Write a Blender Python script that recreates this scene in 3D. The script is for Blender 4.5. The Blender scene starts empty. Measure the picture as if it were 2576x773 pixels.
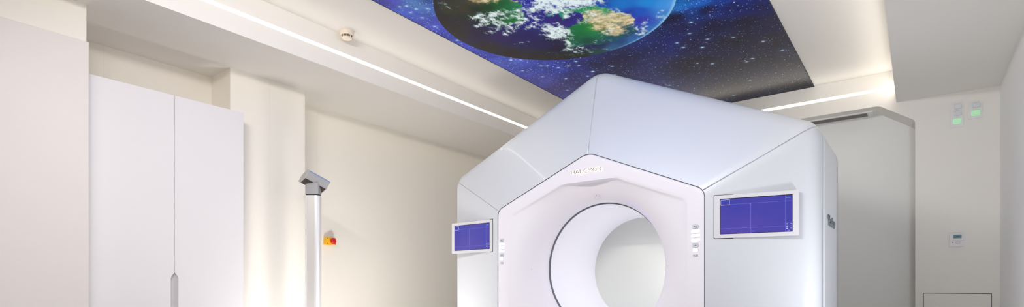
import bpy, bmesh, math, random
import numpy as np
from mathutils import Vector, Matrix
PI = math.pi
scn = bpy.context.scene
COL = scn.collection
random.seed(4)

# ------------------------------------------------------------------ helpers
def lin(c):
    return tuple(((v/255)/12.92 if v/255 <= .04045 else ((v/255+.055)/1.055)**2.4) for v in c)

def mat(name, srgb, rough=.5, metal=0., coat=0., emit=None, strength=0., noise=0., spec=.5, trans=0., ior=1.45):
    m = bpy.data.materials.new(name); m.use_nodes = True
    nt = m.node_tree; b = nt.nodes['Principled BSDF']
    c = lin(srgb)
    b.inputs['Base Color'].default_value = (*c, 1)
    b.inputs['Roughness'].default_value = rough
    b.inputs['Metallic'].default_value = metal
    b.inputs['Coat Weight'].default_value = coat
    b.inputs['Specular IOR Level'].default_value = spec
    b.inputs['Transmission Weight'].default_value = trans
    b.inputs['IOR'].default_value = ior
    if emit:
        b.inputs['Emission Color'].default_value = (*lin(emit), 1)
        b.inputs['Emission Strength'].default_value = strength
    if noise:                                   # faint paint texture
        tc = nt.nodes.new('ShaderNodeTexCoord'); n = nt.nodes.new('ShaderNodeTexNoise')
        n.inputs['Scale'].default_value = 220; n.inputs['Detail'].default_value = 3
        bp = nt.nodes.new('ShaderNodeBump'); bp.inputs['Strength'].default_value = noise
        bp.inputs['Distance'].default_value = .002
        nt.links.new(tc.outputs['Object'], n.inputs['Vector'])
        nt.links.new(n.outputs['Fac'], bp.inputs['Height'])
        nt.links.new(bp.outputs['Normal'], b.inputs['Normal'])
    return m

def empty(name, loc=(0, 0, 0), rz=0):
    o = bpy.data.objects.new(name, None); COL.objects.link(o)
    o.location = loc; o.rotation_euler = (0, 0, rz); o.empty_display_size = .1
    return o

def tag(o, label, cat, group=None):
    o['label'] = label; o['category'] = cat
    if group: o['group'] = group
    return o

def obj(name, bm, m, parent=None, loc=None, smooth=None, label=None, normals=True):
    me = bpy.data.meshes.new(name)
    if isinstance(bm, bmesh.types.BMesh):
        if normals: bmesh.ops.recalc_face_normals(bm, faces=bm.faces)
        bm.to_mesh(me); bm.free()
    else:
        me.from_pydata(*bm)
    if smooth is not None:
        me.polygons.foreach_set('use_smooth', [True]*len(me.polygons))
        me.set_sharp_from_angle(angle=math.radians(smooth))
    me.materials.append(m)
    o = bpy.data.objects.new(name, me); COL.objects.link(o)
    if parent: o.parent = parent
    if loc: o.location = loc
    if label: o['label'] = label
    return o

def struct(name, bm, m, **k):
    o = obj(name, bm, m, **k); o['kind'] = 'structure'; return o

def box(bm, x0, x1, y0, y1, z0, z1, bev=0., seg=2):
    vs = [bm.verts.new(p) for p in ((x0,y0,z0),(x1,y0,z0),(x1,y1,z0),(x0,y1,z0),(x0,y0,z1),(x1,y0,z1),(x1,y1,z1),(x0,y1,z1))]
    fs = [bm.faces.new([vs[i] for i in q]) for q in ((0,3,2,1),(4,5,6,7),(0,1,5,4),(1,2,6,5),(2,3,7,6),(3,0,4,7))]
    if bev:
        es = list({e for f in fs for e in f.edges})
        bmesh.ops.bevel(bm, geom=es, offset=bev, segments=seg, affect='EDGES', profile=.5)
    return bm

def B(*a, **k): return box(bmesh.new(), *a, **k)

def prism(bm, pts, fn, d0, d1):
    """closed 2-D outline pts swept between depths d0 and d1; fn maps (a, b, d) to a point"""
    A = [bm.verts.new(fn(a, b, d0)) for a, b in pts]; Bv = [bm.verts.new(fn(a, b, d1)) for a, b in pts]
    bm.faces.new(A); bm.faces.new(Bv[::-1]); n = len(pts)
    for i in range(n): bm.faces.new([A[i], Bv[i], Bv[(i+1) % n], A[(i+1) % n]])
    return bm

XZ = lambda a, b, d: (a, d, b)
YZ = lambda a, b, d: (d, a, b)
XY = lambda a, b, d: (a, b, d)

def rrect(cx, cz, w, h, r, n=5):
    out = []
    for sx, sz, a0 in ((1, 1, 0), (-1, 1, 90), (-1, -1, 180), (1, -1, 270)):
        for k in range(n+1):
            a = math.radians(a0+90*k/n)
            out.append((cx+sx*(w/2-r)+r*math.cos(a), cz+sz*(h/2-r)+r*math.sin(a)))
    return out

def ring2d(cx, cz, r, n=32):
    return [(cx+r*math.cos(2*PI*k/n), cz+r*math.sin(2*PI*k/n)) for k in range(n)]

def stroke(bm, pts, w, y0, y1, fn=XZ):
    """flat mitred ribbon of width w along a polyline, with depth; closed when it ends where it began"""
    closed = len(pts) > 3 and math.hypot(pts[0][0]-pts[-1][0], pts[0][1]-pts[-1][1]) < 1e-7
    P = [Vector(p) for p in (pts[:-1] if closed else pts)]; n = len(P); Ls, Rs = [], []
    for i, p in enumerate(P):
        a = P[i-1] if (i or closed) else None; b = P[(i+1) % n] if (i < n-1 or closed) else None
        d0 = (p-a).normalized() if a is not None else None; d1 = (b-p).normalized() if b is not None else None
        if d0 is None: d0 = d1
        if d1 is None: d1 = d0
        nn = Vector((-d0.y-d1.y, d0.x+d1.x)); nn = nn.normalized() if nn.length > 1e-6 else Vector((-d0.y, d0.x))
        k = w/2/max(.45, nn.dot(Vector((-d0.y, d0.x)))); Ls.append(p+nn*k); Rs.append(p-nn*k)
    V = [[bm.verts.new(fn(q.x, q.y, y)) for q in row] for y in (y0, y1) for row in (Ls, Rs)]
    for i in range(n if closed else n-1):
        k = (i+1) % n
        for A, C_ in ((V[0], V[1]), (V[1], V[3]), (V[3], V[2]), (V[2], V[0])): bm.faces.new([A[i], A[k], C_[k], C_[i]])
    if not closed:
        for i in (0, n-1): bm.faces.new([V[0][i], V[1][i], V[3][i], V[2][i]])
    return bm

def lathe(bm, prof, c, seg=40):
    """profile of (radius, z) round a vertical axis"""
    rows = [[bm.verts.new((c[0]+r*math.cos(2*PI*k/seg), c[1]+r*math.sin(2*PI*k/seg), c[2]+z)) for k in range(seg)] for r, z in prof]
    for a, b in zip(rows, rows[1:]):
        for k in range(seg): bm.faces.new([a[k], a[(k+1) % seg], b[(k+1) % seg], b[k]])
    bm.faces.new(rows[0]); bm.faces.new(rows[-1][::-1])
    return bm

# ------------------------------------------------------------------ materials
M = {}
M['wall'] = mat('warm_white_panel', (243, 238, 228), .45, noise=.05)
M['wallc'] = mat('cool_white_panel', (236, 237, 236), .45, noise=.05)
M['wallr'] = mat('bright_white_paint', (249, 250, 252), .6, noise=.05)
M['plaster'] = mat('white_plaster', (236, 233, 228), .7, noise=.05)
M['floor'] = mat('pale_vinyl', (172, 168, 163), .35)
M['cab'] = mat('white_laminate', (232, 229, 230), .4)
M['recess'] = mat('pull_recess_shade', (198, 195, 195), .5)  # greyer than the doors: shade inside the pull put into the colour
M['clad'] = mat('off_white_laminate', (226, 219, 215), .45)
M['gap'] = mat('gap_grey', (150, 146, 140), .8)
M['dark'] = mat('dark_gap', (60, 62, 68), .7)
for i_, st_ in enumerate((9, 13, 18)): M['led%d' % i_] = mat('led_diffuser', (255, 250, 240), .5, emit=(255, 246, 234), strength=st_)
M['shell'] = mat('pearl_silver_paint', (212, 216, 223), .38, metal=.15, coat=.25)
M['bezel'] = mat('white_gloss_moulding', (232, 229, 236), .45)
M['bore'] = mat('white_bore_liner', (240, 240, 246), .35)
M['cap'] = mat('pale_grey_cover', (203, 206, 201), .6)
M['seam'] = mat('dark_grey_seal', (92, 100, 110), .5)
M['seam2'] = mat('mid_grey_seal', (104, 106, 114), .6)
M['frame'] = mat('monitor_white_frame', (213, 213, 217), .4)
M['button'] = mat('lit_white_key', (255, 255, 255), .4, emit=(255, 255, 255), strength=1.0)
M['key_grey'] = mat('grey_key', (205, 208, 216), .4)
M['key_line'] = mat('key_outline_grey', (160, 162, 176), .5)
M['ink'] = mat('dark_print', (60, 62, 80), .5)
M['letter'] = mat('bronze_letter', (120, 106, 96), .35, metal=.6)
M['halo'] = mat('letter_backlight', (255, 246, 225), .5, emit=(255, 245, 220), strength=1.6)
M['side_letter'] = mat('steel_letter', (120, 128, 138), .35, metal=.6)
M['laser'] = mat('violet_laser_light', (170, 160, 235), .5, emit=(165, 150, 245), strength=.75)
M['laser_lens'] = mat('violet_lens', (70, 50, 170), .15, emit=(90, 60, 220), strength=.4)
M['port'] = mat('lens_window', (214, 208, 216), .15, coat=.5)
M['grey_pl'] = mat('mid_grey_plastic', (166, 165, 167), .45)
M['grey_pl2'] = mat('grey_end_cap', (180, 178, 176), .5)
M['grey_pl3'] = mat('light_grey_cap', (190, 188, 188), .5)
M['dark_brown'] = mat('dark_brown_slab', (62, 54, 52), .3)
M['blue_line'] = mat('blue_edge', (110, 150, 215), .4)
M['alu'] = mat('satin_aluminium', (214, 210, 206), .4, metal=.3)
M['chrome'] = mat('polished_aluminium', (246, 246, 248), .25, metal=.45)
M['yellow'] = mat('yellow_plastic', (250, 190, 20), .4)
M['red'] = mat('red_plastic', (215, 25, 40), .35)
M['white_pl'] = mat('white_plastic', (232, 230, 232), .4)
M['cream_pl'] = mat('cream_plastic', (226, 214, 198), .5)
M['brown_vent'] = mat('detector_slots', (110, 96, 84), .7)
M['lamp_grey'] = mat('unlit_grey_lens', (222, 226, 230), .35)
M['lamp_green'] = mat('lit_green_lens', (205, 240, 212), .3, emit=(130, 240, 160), strength=.22)
M['lcd'] = mat('lcd_teal', (108, 140, 150), .3)
M['grille'] = mat('grille_grey', (150, 147, 142), .7)
M['panel_lamp'] = mat('ceiling_panel_diffuser', (255, 255, 255), .5, emit=(244, 248, 255), strength=10)
M['bore_led'] = mat('bore_led', (255, 255, 255), .5, emit=(252, 248, 252), strength=2.15)

# ------------------------------------------------------------------ camera
H = .95
cam = bpy.data.cameras.new('camera'); co = bpy.data.objects.new('camera', cam); COL.objects.link(co)
co.location = (0, 0, H); co.rotation_euler = (PI/2, 0, math.radians(36.9))
cam.sensor_width = 36; cam.lens = 1360/2576*36; cam.shift_y = (715-386.5)/2576; cam.clip_start = .02
scn.camera = co

# ------------------------------------------------------------------ the room
XL, XR, YB, YF = -4.75, .575, 6.355, -3.2       # left wall, right wall, back wall, wall behind
ZS, ZT = 2.69, 3.0                              # soffit, raised tray ceiling
TX0, TX1, TY0 = -3.785, -.165, .35              # tray
struct('floor', B(XL-.2, XR+.2, YF-.2, 7.0, -.1, 0), M['floor'])
bm = bmesh.new()
ys = [YF, -.4, 1.366, 3.118, 4.765, YB]
box(bm, XL-.1, XL-.002, YF-.1, YB+.1, 0, 3.1)
for a, b in zip(ys, ys[1:]): box(bm, XL-.014, XL, a+.0008, b-.0008, 0, 3.08)
struct('wall_left', bm, M['wall'])
bm = bmesh.new()
box(bm, XL, -4.422, 2.117, 2.775, 0, ZS)
box(bm, -4.434, -4.42, 2.115, 2.4432, 0, ZS); box(bm, -4.434, -4.42, 2.4448, 2.777, 0, ZS)
struct('wall_pier', bm, M['wall'])
struct('wall_return', B(XL, -4.137, -2.2, 1.1, 0, ZS), M['wall'])
struct('wall_right', B(XR, XR+.12, YF-.1, 7.0, 0, 3.1), M['wallr'])
struct('wall_front', B(XL, XR, YF-.12, YF, 0, 3.1), M['wall'])
# back wall: one slab with the alcove's opening cut out of it
AX0, AX1, AZ, ACH = -3.95, -.02, 2.685, 2.488
outl = [(XL, 0), (AX0, 0), (AX0, ACH), (AX0+.27, AZ), (-.33, AZ), (-.31, AZ-.002), (-.285, AZ-.012), (AX1-.012, ACH+.012), (AX1-.002, ACH-.006), (AX1, ACH-.03), (AX1, 0), (XR, 0), (XR, 3.1), (XL, 3.1)]
struct('wall_back', prism(bmesh.new(), outl, XZ, YB, YB+.345), M['plaster'])
bm = bmesh.new(); YA = YB+.345
box(bm, XL, XR, YA+.002, YA+.1, 0, 3.1)
xs = [XL, -3.7, -2.06, -.43, XR]
for a, b in zip(xs, xs[1:]): box(bm, a+.0008, b-.0008, YA, YA+.014, 0, 3.1)
struct('wall_alcove', bm, M['wallc'])
struct('ceiling', B(XL-.1, XR+.1, YF-.1, 7.0, ZT, ZT+.1), M['plaster'])
bm = bmesh.new()
box(bm, XL, TX0, YF, YB, ZS, ZT); box(bm, TX1, XR, YF, YB, ZS, ZT); box(bm, TX0, TX1, YF, TY0, ZS, ZT)
struct('ceiling_soffit', bm, M['plaster'])

# light lines set in the tray's upright faces
def led(name, label, x0, x1, y0, y1, ax, lm):
    # set into the plaster: only a millimetre stands proud
    if ax == 'x-': x0, x1 = x0-.012, x0+.0012
    if ax == 'x+': x0, x1 = x1-.0012, x1+.012
    if ax == 'y+': y0, y1 = y1-.0012, y1+.012
    w, d = (x1-x0)/2, (y1-y0)/2
    return tag(obj(name, B(-w, w, -d, d, -.012, .012), lm, loc=((x0+x1)/2, (y0+y1)/2, 2.84)), label, 'light strip')
led('light_line', 'long white light line along the left edge of the raised ceiling', TX0, TX0+.01, TY0+.02, YB-.02, 'x-', M['led0'])
led('light_line', 'short white light line on the back wall above the ceiling grille', TX0+.02, TX1-.012, YB-.01, YB, 'y+', M['led1'])
led('light_line', 'white light line on the right edge of the raised ceiling, turned away', TX1-.01, TX1, TY0+.02, YB-.02, 'x+', M['led2'])

# ------------------------------------------------------------------ ceiling mural (printed, backlit stretch ceiling)
LAND= {'land_a': [(-2.71, 2.751), (-2.66, 2.816), (-2.615, 2.905), (-2.521, 2.906), (-2.397, 3.013), (-2.352, 3.088), (-2.308, 3.143), (-2.314, 3.203), (-2.366, 3.269), (-2.392, 3.358), (-2.47, 3.413), (-2.542, 3.392), (-2.609, 3.393), (-2.649, 3.329), (-2.728, 3.303), (-2.74, 3.177), (-2.797, 3.118), (-2.844, 3.002), (-2.86, 2.912)], 'land_b': [(-2.255, 3.445), (-2.124, 3.435), (-2.038, 3.469), (-1.966, 3.501), (-1.9, 3.543), (-1.851, 3.603), (-1.815, 3.72), (-1.744, 3.812), (-1.752, 3.903), (-1.807, 3.995), (-1.804, 4.084), (-1.879, 4.154), (-1.957, 4.133), (-2.068, 4.145), (-2.186, 4.135), (-2.276, 4.067), (-2.36, 4.045), (-2.428, 4.035), (-2.378, 3.912), (-2.305, 3.816), (-2.258, 3.726), (-2.152, 3.701), (-2.05, 3.663), (-2.022, 3.588), (-2.063, 3.511), (-2.13, 3.539), (-2.193, 3.571), (-2.171, 3.476), (-2.255, 3.468)]}
ARID= [((-1.965, 3.743), 0.16), ((-1.882, 3.773), 0.18), ((-1.827, 3.83), 0.18), ((-1.798, 3.884), 0.16), ((-1.994, 3.854), 0.15), ((-1.948, 3.906), 0.16), ((-1.948, 3.993), 0.13), ((-1.969, 3.644), 0.13), ((-2.028, 3.728), 0.06), ((-2.537, 2.942), 0.08), ((-2.481, 2.985), 0.08), ((-2.417, 3.019), 0.08), ((-2.321, 3.126), 0.05)]
CLOUD= [([(-2.719, 3.152), (-2.627, 3.181), (-2.552, 3.206), (-2.501, 3.213)], 0.07, 1.0), ([(-2.694, 3.212), (-2.628, 3.261), (-2.62, 3.334), (-2.585, 3.394)], 0.06, 1.0), ([(-2.78, 3.264), (-2.726, 3.28)], 0.05, 0.9), ([(-2.402, 3.256), (-2.422, 3.335), (-2.439, 3.403), (-2.493, 3.412)], 0.06, 1.0), ([(-2.553, 3.269), (-2.472, 3.298)], 0.05, 0.8), ([(-2.789, 3.398), (-2.711, 3.386), (-2.678, 3.376)], 0.05, 0.75), ([(-2.7, 3.501), (-2.614, 3.476), (-2.525, 3.422)], 0.06, 0.8), ([(-2.494, 3.513), (-2.421, 3.534), (-2.338, 3.446), (-2.359, 3.366)], 0.06, 0.8), ([(-2.319, 3.319), (-2.247, 3.312), (-2.212, 3.369), (-2.171, 3.43)], 0.08, 1.0), ([(-2.242, 3.272), (-2.174, 3.236)], 0.06, 0.8), ([(-2.274, 3.161), (-2.332, 3.264)], 0.05, 0.6), ([(-2.166, 3.3), (-2.081, 3.306), (-2.043, 3.349)], 0.1, 1.2), ([(-2.775, 2.842), (-2.787, 2.907), (-2.74, 2.927)], 0.05, 0.55), ([(-2.902, 3.225), (-2.889, 3.269)], 0.04, 0.3), ([(-2.907, 3.477), (-2.886, 3.57)], 0.04, 0.3), ([(-2.885, 3.101), (-2.87, 3.113)], 0.03, 0.25), ([(-2.691, 3.707), (-2.648, 3.73), (-2.611, 3.738)], 0.03, 0.7), ([(-2.735, 3.684), (-2.762, 3.743)], 0.03, 0.4), ([(-2.717, 3.901), (-2.699, 3.914)], 0.04, 0.3), ([(-2.627, 4.001), (-2.561, 4.06)], 0.04, 0.35), ([(-2.165, 3.286), (-2.105, 3.303), (-2.032, 3.343), (-1.967, 3.406), (-1.894, 3.432)], 0.14, 1.3), ([(-2.033, 3.414), (-2.126, 3.403), (-2.188, 3.387)], 0.1, 1.1), ([(-2.209, 3.432), (-2.116, 3.456), (-2.089, 3.507)], 0.07, 0.9), ([(-2.148, 3.509), (-2.145, 3.551)], 0.05, 0.9), ([(-2.035, 3.487), (-1.972, 3.511), (-1.913, 3.541)], 0.05, 0.7), ([(-2.358, 3.651), (-2.334, 3.686), (-2.319, 3.751), (-2.383, 3.739)], 0.1, 1.3), ([(-2.271, 3.698), (-2.267, 3.754), (-2.321, 3.804), (-2.382, 3.814), (-2.437, 3.773)], 0.06, 0.9), ([(-2.331, 3.585), (-2.269, 3.597)], 0.04, 0.8), ([(-2.309, 3.85), (-2.354, 3.911), (-2.378, 3.991), (-2.434, 4.072)], 0.07, 0.8), ([(-2.411, 4.089), (-2.334, 4.084), (-2.325, 4.154), (-2.405, 4.135)], 0.07, 0.7), ([(-2.123, 3.69), (-2.063, 3.686), (-1.997, 3.67), (-1.985, 3.585)], 0.06, 0.8), ([(-1.953, 3.64), (-1.925, 3.693), (-1.975, 3.735)], 0.07, 0.7), ([(-1.886, 3.753), (-1.833, 3.73)], 0.06, 0.6), ([(-1.932, 3.901), (-1.997, 3.974), (-2.045, 4.011)], 0.06, 0.75), ([(-2.179, 4.062), (-2.102, 4.062), (-2.017, 4.014)], 0.05, 0.6), ([(-1.844, 3.615), (-1.811, 3.685), (-1.788, 3.733), (-1.749, 3.809)], 0.05, 0.6), ([(-1.765, 3.659), (-1.752, 3.699)], 0.05, 0.5), ([(-1.87, 3.536), (-1.851, 3.565)], 0.04, 0.5), ([(-1.799, 4.07), (-1.767, 4.077), (-1.768, 4.129), (-1.812, 4.15)], 0.07, 0.85), ([(-1.728, 4.02), (-1.63, 3.962), (-1.531, 3.91)], 0.04, 0.7), ([(-1.625, 3.998), (-1.555, 3.97), (-1.574, 4.053)], 0.06, 0.6), ([(-1.747, 4.145), (-1.692, 4.098)], 0.04, 0.5), ([(-2.251, 4.167), (-2.138, 4.192), (-2.033, 4.23)], 0.05, 0.4), ([(-2.554, 4.131), (-2.428, 4.204), (-2.272, 4.235), (-2.133, 4.276)], 0.05, 0.45), ([(-2.602, 4.029), (-2.503, 4.062)], 0.05, 0.35), ([(-2.072, 4.123), (-1.961, 4.111)], 0.05, 0.4), ([(-1.889, 4.02), (-1.896, 4.16)], 0.05, 0.4), ([(-1.663, 3.62), (-1.578, 3.67)], 0.1, 0.3), ([(-2.481, 3.894), (-2.456, 3.932)], 0.05, 0.3)]
BRIGHT= [(-2.965, 3.937, 1.6), (-2.895, 3.986, 0.8), (-2.825, 4.216, 1), (-2.774, 4.244, 1), (-2.711, 4.34, 1.3), (-2.623, 4.372, 1), (-2.509, 4.324, 1), (-2.502, 4.623, 1.6), (-2.796, 4.623, 1), (-2.59, 4.694, 0.9), (-3.023, 4.197, 0.9), (-2.54, 4.42, 0.8), (-2.297, 4.623, 0.8), (-2.366, 4.824, 0.9), (-2.962, 4.44, 0.7), (-2.961, 4.911, 0.8), (-1.417, 4.213, 0.9), (-1.633, 4.5, 0.9), (-1.616, 4.625, 0.8), (-1.485, 4.72, 1.1), (-1.406, 4.583, 0.7), (-1.529, 5.128, 1), (-1.634, 5.028, 0.6), (-1.203, 5.226, 0.8), (-1.26, 5.276, 0.7), (-1.047, 4.912, 0.9), (-1.223, 4.682, 0.7), (-0.941, 5.193, 0.8), (-2.042, 5.42, 1), (-1.602, 6.122, 0.6), (-1.483, 4.394, 0.7), (-1.348, 5.765, 0.6), (-3.001, 2.717, 1), (-2.977, 2.787, 0.9), (-2.905, 2.83, 0.9), (-3.036, 2.91, 0.8), (-3.084, 3.344, 1), (-3.059, 3.055, 0.9), (-3.056, 2.693, 0.7), (-3.053, 2.791, 0.7)]
SPACE= [(-3.127, 2.549, 60, 70, 175), (-3.08, 2.585, 75, 75, 185), (-2.923, 2.76, 85, 130, 200), (-3.062, 2.807, 70, 95, 200), (-2.834, 2.798, 70, 110, 200), (-3.075, 2.992, 75, 80, 190), (-3.063, 3.211, 60, 70, 185), (-3.074, 3.529, 65, 75, 190), (-3.068, 3.677, 62, 70, 180), (-3.018, 3.947, 75, 90, 195), (-2.902, 4.222, 58, 70, 175), (-2.739, 4.345, 48, 60, 165), (-2.575, 4.467, 35, 40, 125), (-2.38, 4.53, 25, 22, 80), (-2.202, 4.54, 22, 18, 65), (-2.998, 4.488, 60, 60, 150), (-2.93, 4.786, 50, 42, 110), (-2.636, 4.643, 42, 38, 110), (-2.45, 4.738, 25, 20, 70), (-1.399, 3.902, 10, 115, 205), (-1.26, 3.961, 15, 95, 195), (-1.123, 4.02, 10, 60, 165), (-0.985, 4.101, 12, 35, 125), (-0.871, 4.208, 15, 30, 110), (-1.34, 4.064, 10, 60, 150), (-1.491, 4.073, 18, 16, 60), (-1.254, 4.092, 20, 25, 90), (-1.088, 4.158, 15, 22, 95), (-0.922, 4.283, 18, 22, 90), (-1.502, 4.247, 22, 22, 75), (-1.285, 4.357, 20, 15, 60), (-1.072, 4.464, 20, 15, 50), (-0.908, 4.562, 25, 20, 55), (-1.677, 4.43, 20, 28, 105), (-1.504, 4.56, 24, 20, 70), (-1.238, 4.73, 28, 22, 45), (-0.985, 4.95, 30, 24, 45), (-1.653, 5.013, 26, 20, 40), (-1.273, 5.299, 30, 25, 40), (-0.892, 5.585, 30, 25, 40), (-1.549, 5.919, 20, 16, 25), (-0.972, 6.082, 20, 16, 25)]
OCEAN= [(-2.804, 2.821, 38, 34, 34), (-2.965, 2.992, 38, 32, 32), (-2.71, 2.834, 35, 35, 80), (-2.769, 3.059, 40, 38, 36), (-2.977, 3.239, 42, 38, 36), (-2.986, 3.616, 42, 37, 36), (-2.897, 3.852, 36, 30, 30), (-2.852, 3.369, 38, 28, 60), (-2.732, 3.477, 40, 24, 85), (-2.291, 3.206, 35, 35, 150), (-2.356, 3.449, 35, 30, 130), (-2.611, 3.642, 28, 20, 85), (-2.552, 3.861, 26, 20, 70), (-2.272, 3.496, 42, 25, 120), (-2.701, 4.021, 32, 28, 28), (-2.103, 3.29, 40, 70, 170), (-2.219, 3.552, 42, 25, 105), (-2.099, 3.61, 45, 30, 120), (-2.026, 3.449, 25, 45, 150), (-1.864, 3.526, 15, 70, 165), (-1.721, 3.634, 15, 110, 195), (-1.572, 3.731, 25, 130, 210), (-1.481, 3.814, 50, 140, 220), (-1.433, 3.85, 80, 150, 225), (-1.669, 3.807, 20, 80, 185), (-1.729, 3.793, 30, 60, 165), (-1.716, 3.946, 50, 50, 165), (-1.655, 4.008, 40, 70, 180), (-1.545, 3.978, 50, 120, 200), (-1.672, 4.131, 40, 90, 180), (-1.797, 4.179, 25, 70, 140), (-1.99, 4.204, 20, 60, 110), (-2.186, 4.135, 30, 25, 80), (-2.434, 3.87, 25, 15, 60), (-2.502, 3.979, 25, 15, 45), (-2.428, 4.204, 25, 35, 30), (-2.249, 4.252, 25, 60, 60), (-2.096, 4.264, 35, 80, 120), (-1.928, 4.231, 40, 90, 150), (-2.587, 4.183, 35, 28, 15), (-2.416, 4.256, 30, 30, 15)]
LANDCOL= [(-2.719, 2.827, 50, 40, 40), (-2.752, 2.948, 55, 40, 35), (-2.701, 3.001, 60, 45, 38), (-2.633, 3.053, 28, 30, 26), (-2.529, 2.969, 90, 65, 50), (-2.541, 3.077, 20, 55, 25), (-2.439, 3.094, 10, 90, 40), (-2.435, 3.187, 10, 110, 55), (-2.386, 3.223, 15, 125, 80), (-2.338, 3.2, 40, 130, 90), (-2.482, 3.322, 15, 120, 50), (-2.539, 3.231, 10, 80, 50), (-2.686, 3.202, 20, 45, 38), (-2.787, 3.077, 38, 34, 34), (-2.194, 3.443, 40, 150, 130), (-2.051, 3.49, 30, 150, 100), (-1.965, 3.524, 10, 155, 80), (-1.892, 3.579, 60, 170, 110), (-2.042, 3.701, 60, 130, 50), (-2.161, 3.781, 0, 120, 60), (-2.098, 3.828, 10, 140, 45), (-2.107, 3.928, 10, 125, 70), (-2.2, 3.877, 0, 110, 60), (-2.292, 3.901, 0, 95, 60), (-2.216, 4.015, 0, 70, 60), (-2.078, 3.987, 10, 110, 80), (-2.378, 3.991, 30, 110, 90), (-1.887, 3.986, 25, 80, 95), (-1.779, 3.965, 40, 100, 130), (-1.882, 4.097, 15, 75, 110), (-2.022, 4.084, 10, 80, 95), (-2.101, 4.12, 15, 70, 90)]

MX0, MX1, MY0, MY1 = -3.137, -.862, 1.15, 6.352
EC, ER = (-2.184, 3.42), .887
def srgb2lin(a):
    a = np.asarray(a, float)/255
    return np.where(a <= .04045, a/12.92, ((a+.055)/1.055)**2.4)
SPACE = SPACE+[(x_, y_, 110, 190, 300) for x_ in (-2.9, -2.2, -1.5, -1.0) for y_ in (1.2, 1.6, 2.0)]  # unseen front of the print brightened to throw blue light on the machine
nx, ny = 190, 434
gx, gy = np.meshgrid(np.linspace(MX0, MX1, nx), np.linspace(MY0, MY1, ny))
px, py = gx.ravel(), gy.ravel()
def idw(tab, p=3.2):
    t = np.array(tab, float); acc = np.zeros((px.size, 3)); ws = np.zeros(px.size)
    c = srgb2lin(t[:, 2:5])
    for i in range(len(t)):
        w = 1/((px-t[i, 0])**2+(py-t[i, 1])**2+1e-4)**(p/2)
        acc += w[:, None]*c[i]; ws += w
    return acc/ws[:, None]
def sdf(poly):
    P = np.array(poly); n = len(P); ins = np.zeros(px.size, bool); d = np.full(px.size, 9.)
    for i in range(n):
        a, b = P[i], P[(i+1) % n]; e = b-a
        t = np.clip(((px-a[0])*e[0]+(py-a[1])*e[1])/(e@e), 0, 1)
        d = np.minimum(d, np.hypot(px-a[0]-t*e[0], py-a[1]-t*e[1]))
        c = ((a[1] > py) != (b[1] > py)) & (px < (b[0]-a[0])*(py-a[1])/(b[1]-a[1]+1e-12)+a[0])
        ins ^= c
    return np.where(ins, d, -d)
land = np.full(px.size, -9.)
for k in LAND: land = np.maximum(land, sdf(LAND[k]))
arid = np.zeros(px.size)
for (c, r) in ARID: arid = np.maximum(arid, np.exp(-((px-c[0])**2+(py-c[1])**2)/(r*.75)**2))
cloud = np.zeros(px.size)
for pts, r, a in CLOUD:
    P = np.array(pts); d = np.full(px.size, 9.)
    for i in range(len(P)-1):
        e = P[i+1]-P[i]; t = np.clip(((px-P[i, 0])*e[0]+(py-P[i, 1])*e[1])/(e@e+1e-9), 0, 1)
        d = np.minimum(d, np.hypot(px-P[i, 0]-t*e[0], py-P[i, 1]-t*e[1]))
    cloud = np.maximum(cloud, a*np.exp(-(d/r)**2))
star = np.zeros(px.size)
for x, y, m in BRIGHT:
    k_ = np.argmin((px-x)**2+(py-y)**2); d = np.hypot(px-px[k_], py-py[k_])
    star = np.maximum(star, m*np.exp(-(d/.0095)**2)+.03*m*np.exp(-(d/.03)**2))
verts = np.c_[px-MX0, py-MY0, np.zeros(px.size)]
idx = np.arange(nx*ny).reshape(ny, nx)
faces = np.c_[idx[:-1, :-1].ravel(), idx[1:, :-1].ravel(), idx[1:, 1:].ravel(), idx[:-1, 1:].ravel()]
me = bpy.data.meshes.new('printed_film'); me.from_pydata(verts.tolist(), [], faces.tolist())
def fattr(n, a):
    at = me.attributes.new(n, 'FLOAT', 'POINT'); at.data.foreach_set('value', np.asarray(a, np.float32))
def cattr(n, a):
    at = me.attributes.new(n, 'FLOAT_COLOR', 'POINT'); at.data.foreach_set('color', np.c_[a, np.ones(len(a))].astype(np.float32).ravel())
fattr('land', land); fattr('arid', arid); fattr('cloud', cloud); fattr('star', star)
cattr('space', idw(SPACE)); cattr('ocean', idw(OCEAN)); cattr('landcol', idw(LANDCOL))

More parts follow.
